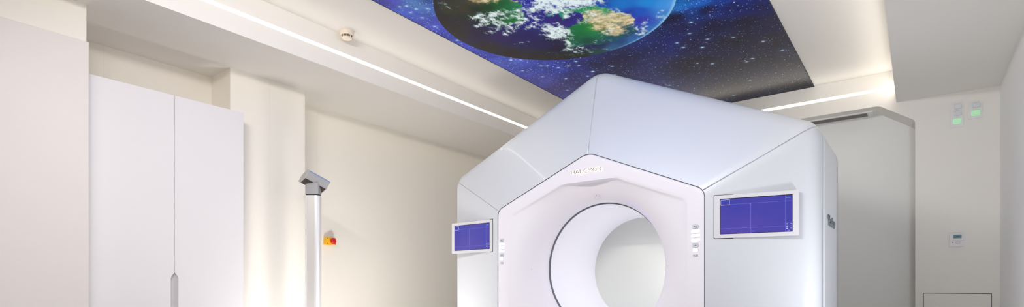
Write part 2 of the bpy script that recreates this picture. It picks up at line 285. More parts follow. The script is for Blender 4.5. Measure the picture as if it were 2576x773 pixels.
def mural_material():
    m = bpy.data.materials.new('printed_space_film'); m.use_nodes = True
    nt = m.node_tree; N, L = nt.nodes, nt.links; b = N['Principled BSDF']
    def nd(t, **k):
        n = N.new(t)
        for a, v in k.items(): setattr(n, a, v)
        return n
    def setin(sock, v):
        if hasattr(v, 'links') or isinstance(v, bpy.types.NodeSocket): L.new(v, sock)
        else: sock.default_value = v
    def math_(op, a, b_=0., c=0.):
        n = nd('ShaderNodeMath', operation=op); setin(n.inputs[0], a); setin(n.inputs[1], b_)
        if op in ('MULTIPLY_ADD',): setin(n.inputs[2], c)
        return n.outputs[0]
    def step(v, lo, hi):
        n = nd('ShaderNodeMapRange', interpolation_type='SMOOTHSTEP'); setin(n.inputs['Value'], v)
        setin(n.inputs['From Min'], lo); setin(n.inputs['From Max'], hi); return n.outputs['Result']
    def mix(f, a, c, mode='MIX'):
        n = nd('ShaderNodeMix', data_type='RGBA', blend_type=mode); setin(n.inputs[0], f); setin(n.inputs[6], a); setin(n.inputs[7], c); return n.outputs[2]
    def at(n, col=False):
        a = nd('ShaderNodeAttribute', attribute_name=n); return a.outputs['Color' if col else 'Fac']
    pos = nd('ShaderNodeTexCoord').outputs['Object']
    def noise(scale, detail=6, rough=.6, dist=0., vec=pos):
        n = nd('ShaderNodeTexNoise'); L.new(vec, n.inputs['Vector']); n.inputs['Scale'].default_value = scale
        n.inputs['Detail'].default_value = detail; n.inputs['Roughness'].default_value = rough; n.inputs['Distortion'].default_value = dist
        return n.outputs['Fac']
    # earth disc mask
    sub = nd('ShaderNodeVectorMath', operation='SUBTRACT'); L.new(pos, sub.inputs[0]); sub.inputs[1].default_value = (EC[0]-MX0, EC[1]-MY0, 0)
    ln = nd('ShaderNodeVectorMath', operation='LENGTH'); L.new(sub.outputs[0], ln.inputs[0]); r = ln.outputs['Value']
    disc = step(r, ER+.003, ER-.003)
    sx = nd('ShaderNodeSeparateXYZ'); L.new(sub.outputs[0], sx.inputs[0])
    side = step(sx.outputs[0], -.05, .55)                  # the printed planet's bright limb is on this side
    n1 = noise(9, 8, .65, .4); n2 = noise(18, 9, .68, .15); n3 = noise(4, 5)
    # space and its stars
    neb = math_('MULTIPLY_ADD', n3, 1.5, .0)
    vm = nd('ShaderNodeVectorMath', operation='SCALE'); L.new(at('space', True), vm.inputs[0]); L.new(neb, vm.inputs['Scale'])
    space = vm.outputs[0]
    dens = nd('ShaderNodeSeparateColor'); L.new(at('space', True), dens.inputs[0]); blue = dens.outputs[2]
    def stars(scale, rad, thr, amp):
        v = nd('ShaderNodeTexVoronoi', feature='F1'); L.new(pos, v.inputs['Vector']); v.inputs['Scale'].default_value = scale
        s = nd('ShaderNodeSeparateColor'); L.new(v.outputs['Color'], s.inputs[0])
        t = math_('SUBTRACT', thr, math_('MULTIPLY', blue, 1.3))
        on = step(s.outputs[0], t, math_('ADD', t, .25))
        return math_('MULTIPLY', math_('MULTIPLY', step(v.outputs['Distance'], rad, 0.), on), amp)
    st = math_('ADD', stars(24, .17, .72, 1.5), stars(55, .25, .60, 1.1))
    st = math_('ADD', st, stars(11, .07, .72, 1.4))
    st = math_('ADD', st, math_('MULTIPLY', at('star'), 1.1))
    space = mix(math_('MINIMUM', st, 1.), space, (.50, .72, 1., 1))
    # planet
    ocean = at('ocean', True)
    lf = math_('ADD', at('land'), math_('MULTIPLY', math_('SUBTRACT', n2, .5), .11))
    lm = step(lf, -.006, .008)
    lc = mix(math_('MULTIPLY', n1, .5), at('landcol', True), (.01, .05, .02, 1))
    af = step(math_('ADD', at('arid'), math_('MULTIPLY', math_('SUBTRACT', n2, .5), 1.6)), .34, .95)
    lc = mix(af, lc, mix(step(n2, .3, .7), (.36, .27, .10, 1), (.80, .70, .46, 1)))
    pl = mix(lm, ocean, lc)
    wv = nd('ShaderNodeVectorMath', operation='MULTIPLY'); L.new(pos, wv.inputs[0]); wv.inputs[1].default_value = (1.6, 1., 1.)
    n4 = noise(16, 12, .70, .35, wv.outputs[0])
    cf = math_('ADD', at('cloud'), math_('MULTIPLY', math_('SUBTRACT', n4, .55), 4.2))
    cm = math_('MULTIPLY', step(cf, .30, 1.15), step(at('cloud'), .06, .45))
    pl = mix(math_('MULTIPLY', cm, .95), pl, mix(step(at('cloud'), .25, .8), (.10, .36, .42, 1), (.78, .90, .90, 1)))
    limb = math_('MULTIPLY', step(r, ER-.14, ER), side)
    pl = mix(math_('MULTIPLY', limb, .22), pl, (.06, .32, .62, 1))
    thin = math_('MULTIPLY', math_('MULTIPLY', step(r, ER-.03, ER-.006), side), .6)
    pl = mix(thin, pl, (.30, .62, .85, 1))
    col = mix(disc, space, pl)
    L.new(col, b.inputs['Emission Color']); b.inputs['Emission Strength'].default_value = .92
    dk = mix(.95, col, (0, 0, 0, 1)); L.new(dk, b.inputs['Base Color'])
    b.inputs['Roughness'].default_value = .38; b.inputs['Specular IOR Level'].default_value = .15
    return m
me.materials.append(mural_material())
mural = tag(empty('ceiling_mural', (MX0, MY0, 2.994)), 'backlit ceiling picture of the blue planet in a starry sky, above the scanner', 'ceiling mural')
film = bpy.data.objects.new('printed_film', me); COL.objects.link(film); film.parent = mural
bm = bmesh.new(); w, d = MX1-MX0, MY1-MY0
for a in ((-.006, 0, 0, d), (w, w+.006, 0, d), (-.006, w+.006, -.006, 0), (-.006, w+.006, d-.001, d+.003)): box(bm, a[0], a[1], a[2], a[3], -.001, .006)
obj('edge_trim', bm, M['dark'], mural, label='thin dark trim round the picture')
obj('light_box', B(0, w, 0, d, .002, .006), M['white_pl'], mural)

# ------------------------------------------------------------------ the treatment machine
GC = (-1.988, 3.6)
G = tag(empty('treatment_machine', (GC[0], GC[1], 0)), 'large white ring-shaped radiotherapy machine with round bore under the mural', 'medical machine')
ZC = 1.072
def outline(corners, na=14, ne=14):
    """open polyline with rounded corners; corners are (x, z, r). Returns points and the index of the middle of each rounding"""
    pts, mids = [], []
    P = [Vector((c[0], c[1])) for c in corners]; cur = P[0]
    for i in range(1, len(P)-1):
        a, b, c, r = P[i-1], P[i], P[i+1], corners[i][2]
        u, v = (a-b).normalized(), (c-b).normalized(); ang = u.angle(v)
        t = r/math.tan(ang/2); p, q = b+u*t, b+v*t
        ctr = b+(u+v).normalized()*(r/math.sin(ang/2))
        for k in range(ne): pts.append(cur.lerp(p, k/ne))
        a0 = math.atan2(p.y-ctr.y, p.x-ctr.x); a1 = math.atan2(q.y-ctr.y, q.x-ctr.x)
        while a1-a0 > PI: a1 -= 2*PI
        while a1-a0 < -PI: a1 += 2*PI
        mids.append(len(pts)+na//2)
        for k in range(na+1):
            g = a0+(a1-a0)*k/na; pts.append(ctr+Vector((math.cos(g), math.sin(g)))*r)
        pts.pop(); cur = q
    for k in range(ne+1): pts.append(cur.lerp(P[-1], k/ne))
    return pts, mids
HWF, HWB = .864, 1.512
FRONT = [(-HWF, .03, 0), (-HWF, 1.573, .075), (0, 1.938, .16), (HWF, 1.573, .075), (HWF, .03, 0)]
FRONTG = [(-HWF-.005, .03, 0), (-HWF-.005, 1.5765, .078), (0, 1.9435, .163), (HWF+.005, 1.5765, .078), (HWF+.005, .03, 0)]
BACK = [(-HWB, .03, 0), (-HWB, 1.940, .14), (0, 2.622, .20), (HWB, 1.940, .14), (HWB, .03, 0)]
OF, MF = outline(FRONT); OG, MG = outline(FRONTG); OB, MB_ = outline(BACK)
DY, YS = .15, .285
def shell_rows(i, off=0.):
    a, b = OG[i], OB[i]; L = (b-a).length; rho = .10; s0 = 1-rho/L
    row = [(a.x, .010, a.y), (a.x, 0., a.y)]
    for s in (.2, .4, .6, .8, 1.): p = a.lerp(b, s*s0); row.append((p.x, DY*s*s0, p.y))
    p0 = a.lerp(b, s0); y0 = DY*s0
    for k in range(1, 9):
        t = k/8; p = p0*(1-t)**2+b*(2*t*(1-t))+b*t*t
        row.append((p.x, y0*(1-t)**2+DY*2*t*(1-t)+(DY+.10)*t*t, p.y))
    row.append((b.x, YS, b.y))
    return [Vector(q) for q in row]
def sheet(rows, name, m, parent, trim=.0016, thick=.018, label=None):
    rows = [list(r) for r in rows]
    if trim:
        for e, nb in ((0, 1), (-1, -2)):
            rows[e] = [p+(q-p).normalized()*trim if (q-p).length > 1e-5 else p for p, q in zip(rows[e], rows[nb])]
    bm = bmesh.new(); V = [[bm.verts.new(p) for p in r] for r in rows]
    for r, s in zip(V, V[1:]):
        for k in range(len(r)-1): bm.faces.new([r[k], r[k+1], s[k+1], s[k]])
    bm.normal_update()
    if sum((f.normal.dot(f.calc_center_median()-Vector((0, .6, 1.0)))*f.calc_area() for f in bm.faces)) < 0: bmesh.ops.reverse_faces(bm, faces=bm.faces)
    o = obj(name, bm, m, parent, smooth=50, label=label, normals=False)
    md = o.modifiers.new('thickness', 'SOLIDIFY'); md.thickness = thick; md.offset = -1
    return o
cuts = [0]+MG+[len(OG)-1]
for k in range(4):
    rows = [shell_rows(i) for i in range(cuts[k], cuts[k+1]+1)]
    sheet(rows, 'shell_panel', M['shell'], G)
def back_rows(i0, i1, y0, y1): return [[Vector((OB[i].x, y, OB[i].y)) for y in np.linspace(y0, y1, 8)] for i in range(i0, i1+1)]
sheet(back_rows(0, MB_[0], YS+.006, 1.07), 'side_panel', M['shell'], G)
rp = sheet(back_rows(MB_[2], len(OB)-1, YS+.006, 1.07), 'side_panel', M['shell'], G)
sheet(back_rows(MB_[0], MB_[2], YS+.006, 1.07), 'roof_panel', M['shell'], G)
# dark chassis seen only through the panel gaps
bm = bmesh.new(); F = [p*1.0 for p in OG]; cen = Vector((0, 1.0))
rings = []
for src, sc, y in ((OG, .985, .03), (OB, .965, DY+.05), (OB, .965, 1.0)):
    rings.append([bm.verts.new(((p.x)*sc, y, 1.0+(p.y-1.0)*sc)) for p in src])
for r, s in zip(rings, rings[1:]):
    for k in range(len(r)-1): bm.faces.new([r[k], s[k], s[k+1], r[k+1]])
obj('chassis', bm, M['dark'], G)
obj('rear_cover', prism(bmesh.new(), [(p.x*.985, 1.0+(p.y-1.0)*.985) for p in OB], XZ, 1.01, 1.05), M['cap'], G)
obj('plinth', B(-1.42, 1.42, .16, 1.0, 0, .03), M['seam'], G)

bm = bmesh.new()
for k in range(len(OF)-1):
    q = [bm.verts.new((p.x*g, .008, 1.0+(p.y-1.0)*g)) for p, g in ((OF[k], .985), (OF[k+1], .985), (OG[k+1], 1.012), (OG[k], 1.012))]
    bm.faces.new(q)
bmesh.ops.remove_doubles(bm, verts=bm.verts, dist=1e-5)
obj('front_seal', bm, M['seam2'], G, label='dark joint round the front moulding')
# front moulding: flat five-sided border, sunken field, flare down to the bore
RB = .52
def front_bezel():
    inner = [(p.x, p.y) for p in outline([(-.757, .16, 0), (-.757, 1.515, .05), (-.228, 1.727, .03), (.228, 1.727, .03), (.757, 1.515, .05), (.757, .16, 0)], 8, 6)[0]]
    fl = [(p.x, p.y) for p in OF]; SL = math.atan2(.212, .529)
    for k in range(1, 24): fl.append((HWF-2*HWF*k/24, .03))
    def rayhit(dx, dz):
        best = None; n = len(inner)
        for i in range(n):
            ax, az = inner[i]; bx, bz = inner[(i+1) % n]; ex, ez = bx-ax, bz-az
            den = dx*ez-dz*ex
            if abs(den) < 1e-9: continue
            wx, wz = ax, az-ZC
            t = (wx*ez-wz*ex)/den; u = (wx*dz-wz*dx)/den
            if t > 0 and -1e-6 <= u <= 1+1e-6 and (best is None or t < best): best = t
        return best
    # densify around so the bore is round
    dense = []
    for i in range(len(fl)):
        a, b = fl[i], fl[(i+1) % len(fl)]
        n = max(1, int(math.hypot(b[0]-a[0], b[1]-a[1])/.03))
        for k in range(n): dense.append((a[0]+(b[0]-a[0])*k/n, a[1]+(b[1]-a[1])*k/n))
    bm = bmesh.new(); rows = []
    for (x, z) in dense:
        dx, dz = x, z-ZC; ro = math.hypot(dx, dz); dx /= ro; dz /= ro
        rp_ = rayhit(dx, dz); ang = math.degrees(math.atan2(dz, abs(dx)))
        rs = [(ro, .03), (ro, .006), (ro-.0018, .0018), (ro-.006, 0)]
        for k in range(1, 6): rs.append((ro-.006+(rp_-ro+.006)*k/5, 0))
        for k in range(1, 49):
            t = k/48; t = 1-(1-t)**1.25; r_ = rp_-(rp_-RB)*t
            x_, z_ = dx*r_, ZC+dz*r_
            d1 = max(0., (1.515-z_)*math.cos(SL)-(abs(x_)-.757)*math.sin(SL)); d2 = max(0., .757-abs(x_))
            e = (d1*1.1)*(d2*.18)/(d1*1.1+d2*.18+1e-6)*1.25
            D0 = .125*(1-math.exp(-e/.12))
            g = min(1., max(0., (.72-r_)/(.72-RB)))
            y_ = D0+(.26-D0)*(1-math.sqrt(max(0., 1-g*g)))
            if k < 3: y_ *= (.0, .35, .85)[k]
            rs.append((r_, y_))
        rows.append([bm.verts.new((dx*r, y, ZC+dz*r)) for r, y in rs])
    n = len(rows)
    for i in range(n):
        a, b = rows[i], rows[(i+1) % n]
        for k in range(len(a)-1): bm.faces.new([a[k], b[k], b[k+1], a[k+1]])
    bmesh.ops.recalc_face_normals(bm, faces=bm.faces)
    return bm
obj('front_moulding', front_bezel(), M['bezel'], G, smooth=40)
def tube(prof, seg=128, a0=0., a1=2*PI, closed=True):
    bm = bmesh.new(); n = seg if closed else seg+1; rows = []
    for r, y in prof: rows.append([bm.verts.new((r*math.cos(a0+(a1-a0)*k/seg), y, ZC+r*math.sin(a0+(a1-a0)*k/seg))) for k in range(n)])
    for a, b in zip(rows, rows[1:]):
        for k in range(seg if closed else seg): bm.faces.new([a[k], a[(k+1) % n], b[(k+1) % n], b[k]])
    return bm
obj('bore_seal', tube([(.522, .259), (.512, .262), (.511, .275), (.524, .276)]), M['seam'], G, smooth=30, label='dark grey ring seal at the mouth of the bore')
obj('bore_liner', tube([(.5125, .2755), (.5115, .279), (.475, 1.0)]), M['bore'], G, smooth=30)
obj('bore_end', prism(bmesh.new(), ring2d(0, ZC, .49, 96), XZ, .998, 1.006), M['cap'], G, label='pale grey disc closing the bore')
obj('bore_lamp', tube([(.501, .34), (.497, .34), (.477, .86), (.481, .86)], 24, math.radians(-38), math.radians(34), False), M['bore_led'], G)

# laser ports with their violet lines
def flare_y(r):
    g = min(1., max(0., (.72-r)/.20)); return .05+.21*(1-math.sqrt(max(0., 1-g*g)))
for a, rr in ((180, .598), (0, .590), (90, .553)):
    a = math.radians(a); n = Vector((-math.cos(a)*.35, -.94, -math.sin(a)*.35)).normalized()
    c = Vector((math.cos(a)*rr, flare_y(rr), ZC+math.sin(a)*rr))
    bm = bmesh.new(); bmesh.ops.create_uvsphere(bm, u_segments=24, v_segments=12, radius=.02)
    q = n.to_track_quat('Z', 'Y').to_matrix().to_4x4()
    bmesh.ops.transform(bm, matrix=Matrix.Translation(c+n*.000) @ q @ Matrix.Diagonal((1, 1, .35, 1)), verts=bm.verts)
    p = obj('laser_port', bm, M['port'], G, smooth=40)
    bm = bmesh.new(); bmesh.ops.create_uvsphere(bm, u_segments=16, v_segments=8, radius=.0075)
    out = Vector((math.cos(a), 0, math.sin(a)))
    bmesh.ops.transform(bm, matrix=Matrix.Translation(c+n*.006+out*.010) @ q @ Matrix.Diagonal((1, 1, .5, 1)), verts=bm.verts)
    obj('laser_lens', bm, M['laser_lens'], p, smooth=40)
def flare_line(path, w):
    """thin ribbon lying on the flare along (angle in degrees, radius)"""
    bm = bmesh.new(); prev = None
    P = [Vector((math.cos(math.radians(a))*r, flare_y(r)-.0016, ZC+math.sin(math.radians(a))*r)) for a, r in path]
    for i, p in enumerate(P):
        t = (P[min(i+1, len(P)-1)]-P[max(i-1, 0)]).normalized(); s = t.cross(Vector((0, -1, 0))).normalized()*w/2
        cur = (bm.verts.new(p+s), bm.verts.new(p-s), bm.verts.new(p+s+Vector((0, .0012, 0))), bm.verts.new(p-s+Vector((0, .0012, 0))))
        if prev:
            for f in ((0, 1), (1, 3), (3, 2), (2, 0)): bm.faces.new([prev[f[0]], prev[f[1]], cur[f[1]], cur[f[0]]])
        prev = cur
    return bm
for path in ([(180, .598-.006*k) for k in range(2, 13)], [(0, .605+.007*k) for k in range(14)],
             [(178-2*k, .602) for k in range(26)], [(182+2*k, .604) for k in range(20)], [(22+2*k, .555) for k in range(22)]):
    obj('painted_laser_line', flare_line(path, .0026), M['laser'], G)  # glowing ribbon standing in for projected laser light

# lettering on the hood
def strokes_text(x0, x1, z0, z1, grow, y0, y1, w):
    """HALCYON in open, thin capitals"""
    bm = bmesh.new(); u = (x1-x0)/7.0; hgt = z1-z0; q = .80
    def arc(cx, cz, rx, rz, a0, a1, n=14): return [(cx+rx*math.cos(math.radians(a0+(a1-a0)*k/n)), cz+rz*math.sin(math.radians(a0+(a1-a0)*k/n))) for k in range(n+1)]
    G_ = {'H': [[(0, 0), (0, 1)], [(.32, .5), (.86, .5)], [(.86, 0), (.86, 1)]],
          'A': [[(0, 0), (.47, 1), (.94, 0)], [(.30, .28), (.74, .28)]],
          'L': [[(0, 1), (0, 0), (.72, 0)]],
          'C': [[(.95, 1)]+arc(.45, .5, .42, .5, 90, 270)+[(.95, 0)]],
          'Y': [[(0, 1), (.46, .45), (.92, 1)], [(.46, .39), (.46, 0)]],
          'O': [arc(.5, .5, .5, .5, 0, 360, 28)],
          'N': [[(0, 0), (0, 1), (.86, 0), (.86, 1)]]}
    wid = {'H': .86, 'A': .94, 'L': .72, 'C': .95, 'Y': .92, 'O': 1.0, 'N': .86}
    tot = sum(wid.values()); gap = ((x1-x0)-tot*u*q)/6; x = x0
    for ch in 'HALCYON':
        for s in G_[ch]: stroke(bm, [(x+a*u*q, z0+b*hgt) for a, b in s], w+grow*2, y0, y1)
        x += wid[ch]*u*q+gap
    return bm
nm = obj('raised_lettering', strokes_text(-.137, .113, 1.7925, 1.8175, 0, -.011, -.006, .0029), M['letter'], G, label='bronze capitals lit from behind')
obj('backlight', strokes_text(-.137, .113, 1.7925, 1.8175, .0020, -.004, -.0006, .0030), M['halo'], nm)
# lettering on the right flank
fc = bpy.data.curves.new('side_lettering', 'FONT'); fc.body = 'Varian'; fc.size = .098; fc.extrude = .004; fc.align_x = 'CENTER'; fc.shear = .1; fc.space_character = 1.32; fc.offset = .001
fo = bpy.data.objects.new('side_lettering_source', fc); COL.objects.link(fo)
dg = bpy.context.evaluated_depsgraph_get(); dg.update()
fm = bpy.data.meshes.new_from_object(fo.evaluated_get(dg)); bpy.data.objects.remove(fo)
fm.materials.clear(); fm.materials.append(M['side_letter'])
so = bpy.data.objects.new('side_lettering', fm); COL.objects.link(so); so.parent = rp
so.location = (HWB+.005, .66, 1.341); so.rotation_euler = (PI/2, 0, PI/2)

# control keys on both sides of the border
def keypad(cx, ztop):
    k = obj('keypad', prism(bmesh.new(), rrect(cx, ztop-.107, .066, .232, .006), XZ, -.0006, .001), M['bezel'], G)
    def key(name, x, z, w, h, r, m, proud=.003):
        obj('key_rim', prism(bmesh.new(), rrect(x, z, w+.0036, h+.0036, r+.0018), XZ, -.0016, 0), M['key_line'], k)
        return obj(name, prism(bmesh.new(), rrect(x, z, w, h, r), XZ, -.0016-proud, 0), m, k)
    key('symbol_key', cx, ztop-.0135, .036, .024, .006, M['key_grey'])
    bm = bmesh.new(); stroke(bm, [(cx-.010, ztop-.011), (cx-.005, ztop-.013), (cx+.002, ztop-.016), (cx+.011, ztop-.016)], .003, -.0058, -.0044); stroke(bm, [(cx-.002, ztop-.019), (cx+.011, ztop-.019)], .002, -.0058, -.0044)
    obj('symbol', bm, M['ink'], k)
    for j in range(3):
        z = ztop-.044-.0293*j
        for s in (-1, 1):
            w = .0275; pts = []
            n = 10; r = .0115
            arcp = [(s*(w-r)+s*r*math.cos(math.radians(-90+180*i/n)), r*math.sin(math.radians(-90+180*i/n))) for i in range(n+1)]
            pts = [(cx+s*.0016, z-r)]+[(cx+a, z+b) for a, b in arcp]+[(cx+s*.0016, z+r)]
            rim = [(cx+max(0., s*(a-cx)*1.08-.0024)*s, z+(b-z)*1.2) for a, b in pts]
            obj('key_rim', prism(bmesh.new(), rim, XZ, -.0016, 0), M['key_line'], k)
            obj('push_button', prism(bmesh.new(), pts, XZ, -.0046, 0), M['button'], k)
    key('symbol_key', cx, ztop-.1375, .036, .024, .006, M['key_grey'])
    bm = bmesh.new(); stroke(bm, [(cx-.010, ztop-.1375), (cx-.005, ztop-.1375)], .002, -.0058, -.0044); stroke(bm, [(cx-.002, ztop-.141), (cx+.003, ztop-.134)], .003, -.0058, -.0044); stroke(bm, [(cx+.006, ztop-.1375), (cx+.011, ztop-.1375)], .002, -.0058, -.0044)
    obj('symbol', bm, M['ink'], k)
    key('push_button', cx, ztop-.168, .032, .024, .006, M['button'])
    key('speaker_key', cx, ztop-.204, .032, .016, .0075, M['key_grey'])
    for s in (-1, 1): obj('symbol', prism(bmesh.new(), ring2d(cx+s*.0075, ztop-.204, .0022, 12), XZ, -.0058, -.0044), M['ink'], k)
keypad(.808, 1.344); keypad(-.822, 1.331)

# swing-out monitors
def screen_mat():
    m = mat('blue_display', (20, 16, 40), .12, coat=.0, emit=(62, 58, 160), strength=1.0)
    nt = m.node_tree; b = nt.nodes['Principled BSDF']
    n = nt.nodes.new('ShaderNodeTexNoise'); tc = nt.nodes.new('ShaderNodeTexCoord'); r = nt.nodes.new('ShaderNodeValToRGB')
    n.inputs['Scale'].default_value = 3; nt.links.new(tc.outputs['Object'], n.inputs['Vector']); nt.links.new(n.outputs['Fac'], r.inputs[0])
    r.color_ramp.elements[0].color = (*lin((56, 62, 165)), 1); r.color_ramp.elements[1].color = (*lin((84, 72, 165)), 1)
    r.color_ramp.elements[0].position = .3; r.color_ramp.elements[1].position = .7
    nt.links.new(r.outputs[0], b.inputs['Emission Color']); return m
M['screen'] = screen_mat()
M['ui_line'] = mat('display_line', (20, 20, 60), .3, emit=(105, 110, 205), strength=1)
M['ui_lite'] = mat('display_white', (60, 60, 80), .3, emit=(205, 205, 240), strength=1)
M['ui_cyan'] = mat('display_cyan', (20, 60, 80), .3, emit=(130, 200, 250), strength=1)
M['scr_edge'] = mat('display_black_edge', (22, 20, 30), .2)
def monitor(x, y, z, rz, sgn, W=.488):
    """hinged plate; local x runs outward from the hinge when sgn is +1 (right) or inward when -1 (left)"""
    Hh, sw = .277, W/.488
    fr = obj('monitor', prism(bmesh.new(), rrect(0, 0, W, Hh, .006), XZ, -.0, .022), M['frame'], G)
    fr.location = (x, y, z); fr.rotation_euler = (0, 0, rz)
    dx = -.003*sgn
    obj('screen_border', prism(bmesh.new(), rrect(0, 0, .418*sw, .229, .002), XZ, -.0015, .004), M['scr_edge'], fr)
    sc = obj('screen', prism(bmesh.new(), rrect(0, -.001, .412*sw, .222, .002), XZ, -.0025, .004), M['screen'], fr)
    bm = bmesh.new(); l, r, t, b = -.206*sw, .206*sw, .110, -.112; y0, y1 = -.0034, -.0022
    stroke(bm, [(l, t-.035), (r, t-.035)], .0016, y0, y1); stroke(bm, [(l, b+.033), (r, b+.033)], .0016, y0, y1)
    stroke(bm, [(-.025, t-.035), (-.025, b)], .0022, y0, y1); stroke(bm, [(r-.037, t), (r-.037, b)], .0016, y0, y1)
    stroke(bm, [(-.034, t-.037), (-.027, t-.037), (-.025, t-.047)], .003, y0, y1); stroke(bm, [(r-.037, b+.055), (r, b+.055)], .0014, y0, y1)
    obj('display_lines', bm, M['ui_line'], fr)
    bm = bmesh.new()
    for q in (((l+.003, t-.004), (l+.055, t-.004), (l+.055, t-.037), (l+.003, t-.037), (l+.003, t-.004)),): stroke(bm, q, .0018, y0, y1)
    obj('display_box', bm, M['ui_lite'], fr)
    for i, zz in enumerate((b+.046, b+.032, b+.018)):
        bm = bmesh.new(); stroke(bm, [(r-.031, zz-.001*(i > 0)), (r-.0225, zz-.001*(i > 0))], .0034 if i else .0024, y0, y1); stroke(bm, [(r-.027, zz-.0035), (r-.027, zz+.0035)], .0028, y0, y1)
        stroke(bm, [(r-.0085, zz+.001), (r-.0025, zz+.001)], .0026, y0, y1)
        if i == 2: stroke(bm, [(r-.020, b+.006), (r-.012, b+.006)], .002, y0, y1)
        obj('display_symbol', bm, M['ui_lite'], fr)
    bm = bmesh.new()
    for i in range(6): stroke(bm, [(r-.031+.0046*i, t-.015), (r-.0288+.0046*i, t-.015)], .0026 if i % 3 else .0034, y0, y1)
    obj('display_clock', bm, M['ui_cyan'], fr)
    obj('hinge', B(-.02, .02, .02, .06, -.08, .08), M['seam'], fr)
    # dark slot round the hinged edge, in the shell
    fs = DY/(HWB-HWF-.005); f = lambda u: (u-HWF-.005)*fs-.0018
    h2 = Hh/2+.0005; e = abs(x)-W/2*math.cos(rz); run = .11 if sgn > 0 else .035
    bm = bmesh.new()
    for ua, ub, za, zb in ((e-.004, e+.001, -h2-.004, h2+.004), (e, e+run, h2, h2+.004), (e, e+run, -h2-.004, -h2)):
        V = [bm.verts.new((sgn*u, f(u)+q, z+zz)) for u in (ua, ub) for zz in (za, zb) for q in (0, .0016)]
        bmesh.ops.convex_hull(bm, input=V)
    obj('monitor_slot', bm, M['dark'], G, label='dark slot round the hinged edge of the screen')
monitor(.926+.242, .045, 1.386, math.radians(9), 1)
monitor(-.934-.259, .036, 1.368, math.radians(-4.5), -1, .520)

# ------------------------------------------------------------------ cabinets on the left
cb = tag(empty('wall_cabinet', (-4.5, 1.63, 0)), 'tall white two-door cupboard in the niche with an oval finger pull', 'cupboard')
y0, ys_, y1, zt, xf = 1.115-1.63, 1.643-1.63, 2.138-1.63, 2.30, .25
obj('carcass', B(-.245, xf-.022, y0+.002, 2.11-1.63, .0, zt-.002), M['cab'], cb)
def door(a, b, hs):
    """door leaf with a rounded half-oval finger notch on its meeting edge (hs: +1 when that edge is at b)"""
    e = b if hs > 0 else a; o = a if hs > 0 else b; n = 14
    zc0, zc1, wd = .66, .985, .0235
    pts = [(o, .06), (e, .06)]
    for k in range(n+1): t = k/n; pts.append((e-hs*wd*(1-(1-t)**1.7), zc0-.045*(1-t)))
    for k in range(n+1): t = k/n; pts.append((e-hs*wd*(1-t**1.7), zc1+.045*t))
    pts += [(e, zt), (o, zt)]
    bm = prism(bmesh.new(), pts, YZ, xf-.02, xf)
    es = [ed for ed in bm.edges if all(v.co.x > xf-.001 for v in ed.verts)]
    bmesh.ops.bevel(bm, geom=es, offset=.0025, segments=2, affect='EDGES')
    return obj('door', bm, M['cab'], cb, smooth=40)
door(y0, ys_-.0015, 1); door(ys_+.0015, y1, -1)
for a_, b_ in ((ys_-.05, ys_-.0015), (ys_+.0015, ys_+.05)): obj('pull_recess', B(xf-.0215, xf-.0195, a_, b_, .57, 1.07), M['recess'], cb)
cp = tag(obj('wall_cladding', B(-.028, .028, -1.6, 0, .02, 2.44, bev=.004), M['clad'], loc=(-4.108, 1.098, 0)), 'tall off-white wall cladding board at the left border, before the cupboard', 'cladding')

# ------------------------------------------------------------------ slim column with the tilted grey head
PS = tag(empty('camera_stand', (-4.10, 2.655, 0), math.radians(36.9+4)), 'slim silver floor column with a tilted grey camera head', 'camera stand')
pw, pd = .121, .10; tz = 1.696
bm = prism(bmesh.new(), rrect(0, 0, pw, pd, .03, 8), XY, .02, tz)
obj('post', bm, M['chrome'], PS, smooth=40, label='column with bright rounded corners')
obj('post_face', B(-.035, .024, -pd/2-.002, -pd/2+.004, .03, tz-.004), M['alu'], PS, label='flat matte strip on the column')
obj('base', prism(bmesh.new(), rrect(0, 0, .42, .36, .05), XY, 0, .022), M['grey_pl'], PS)
obj('collar', prism(bmesh.new(), rrect(0, 0, .110, .09, .028, 8), XY, tz, tz+.012), M['dark'], PS, smooth=40)
obj('neck', prism(bmesh.new(), rrect(0, 0, .108, .094, .012, 6), XY, tz+.010, tz+.105), M['grey_pl'], PS, smooth=40)
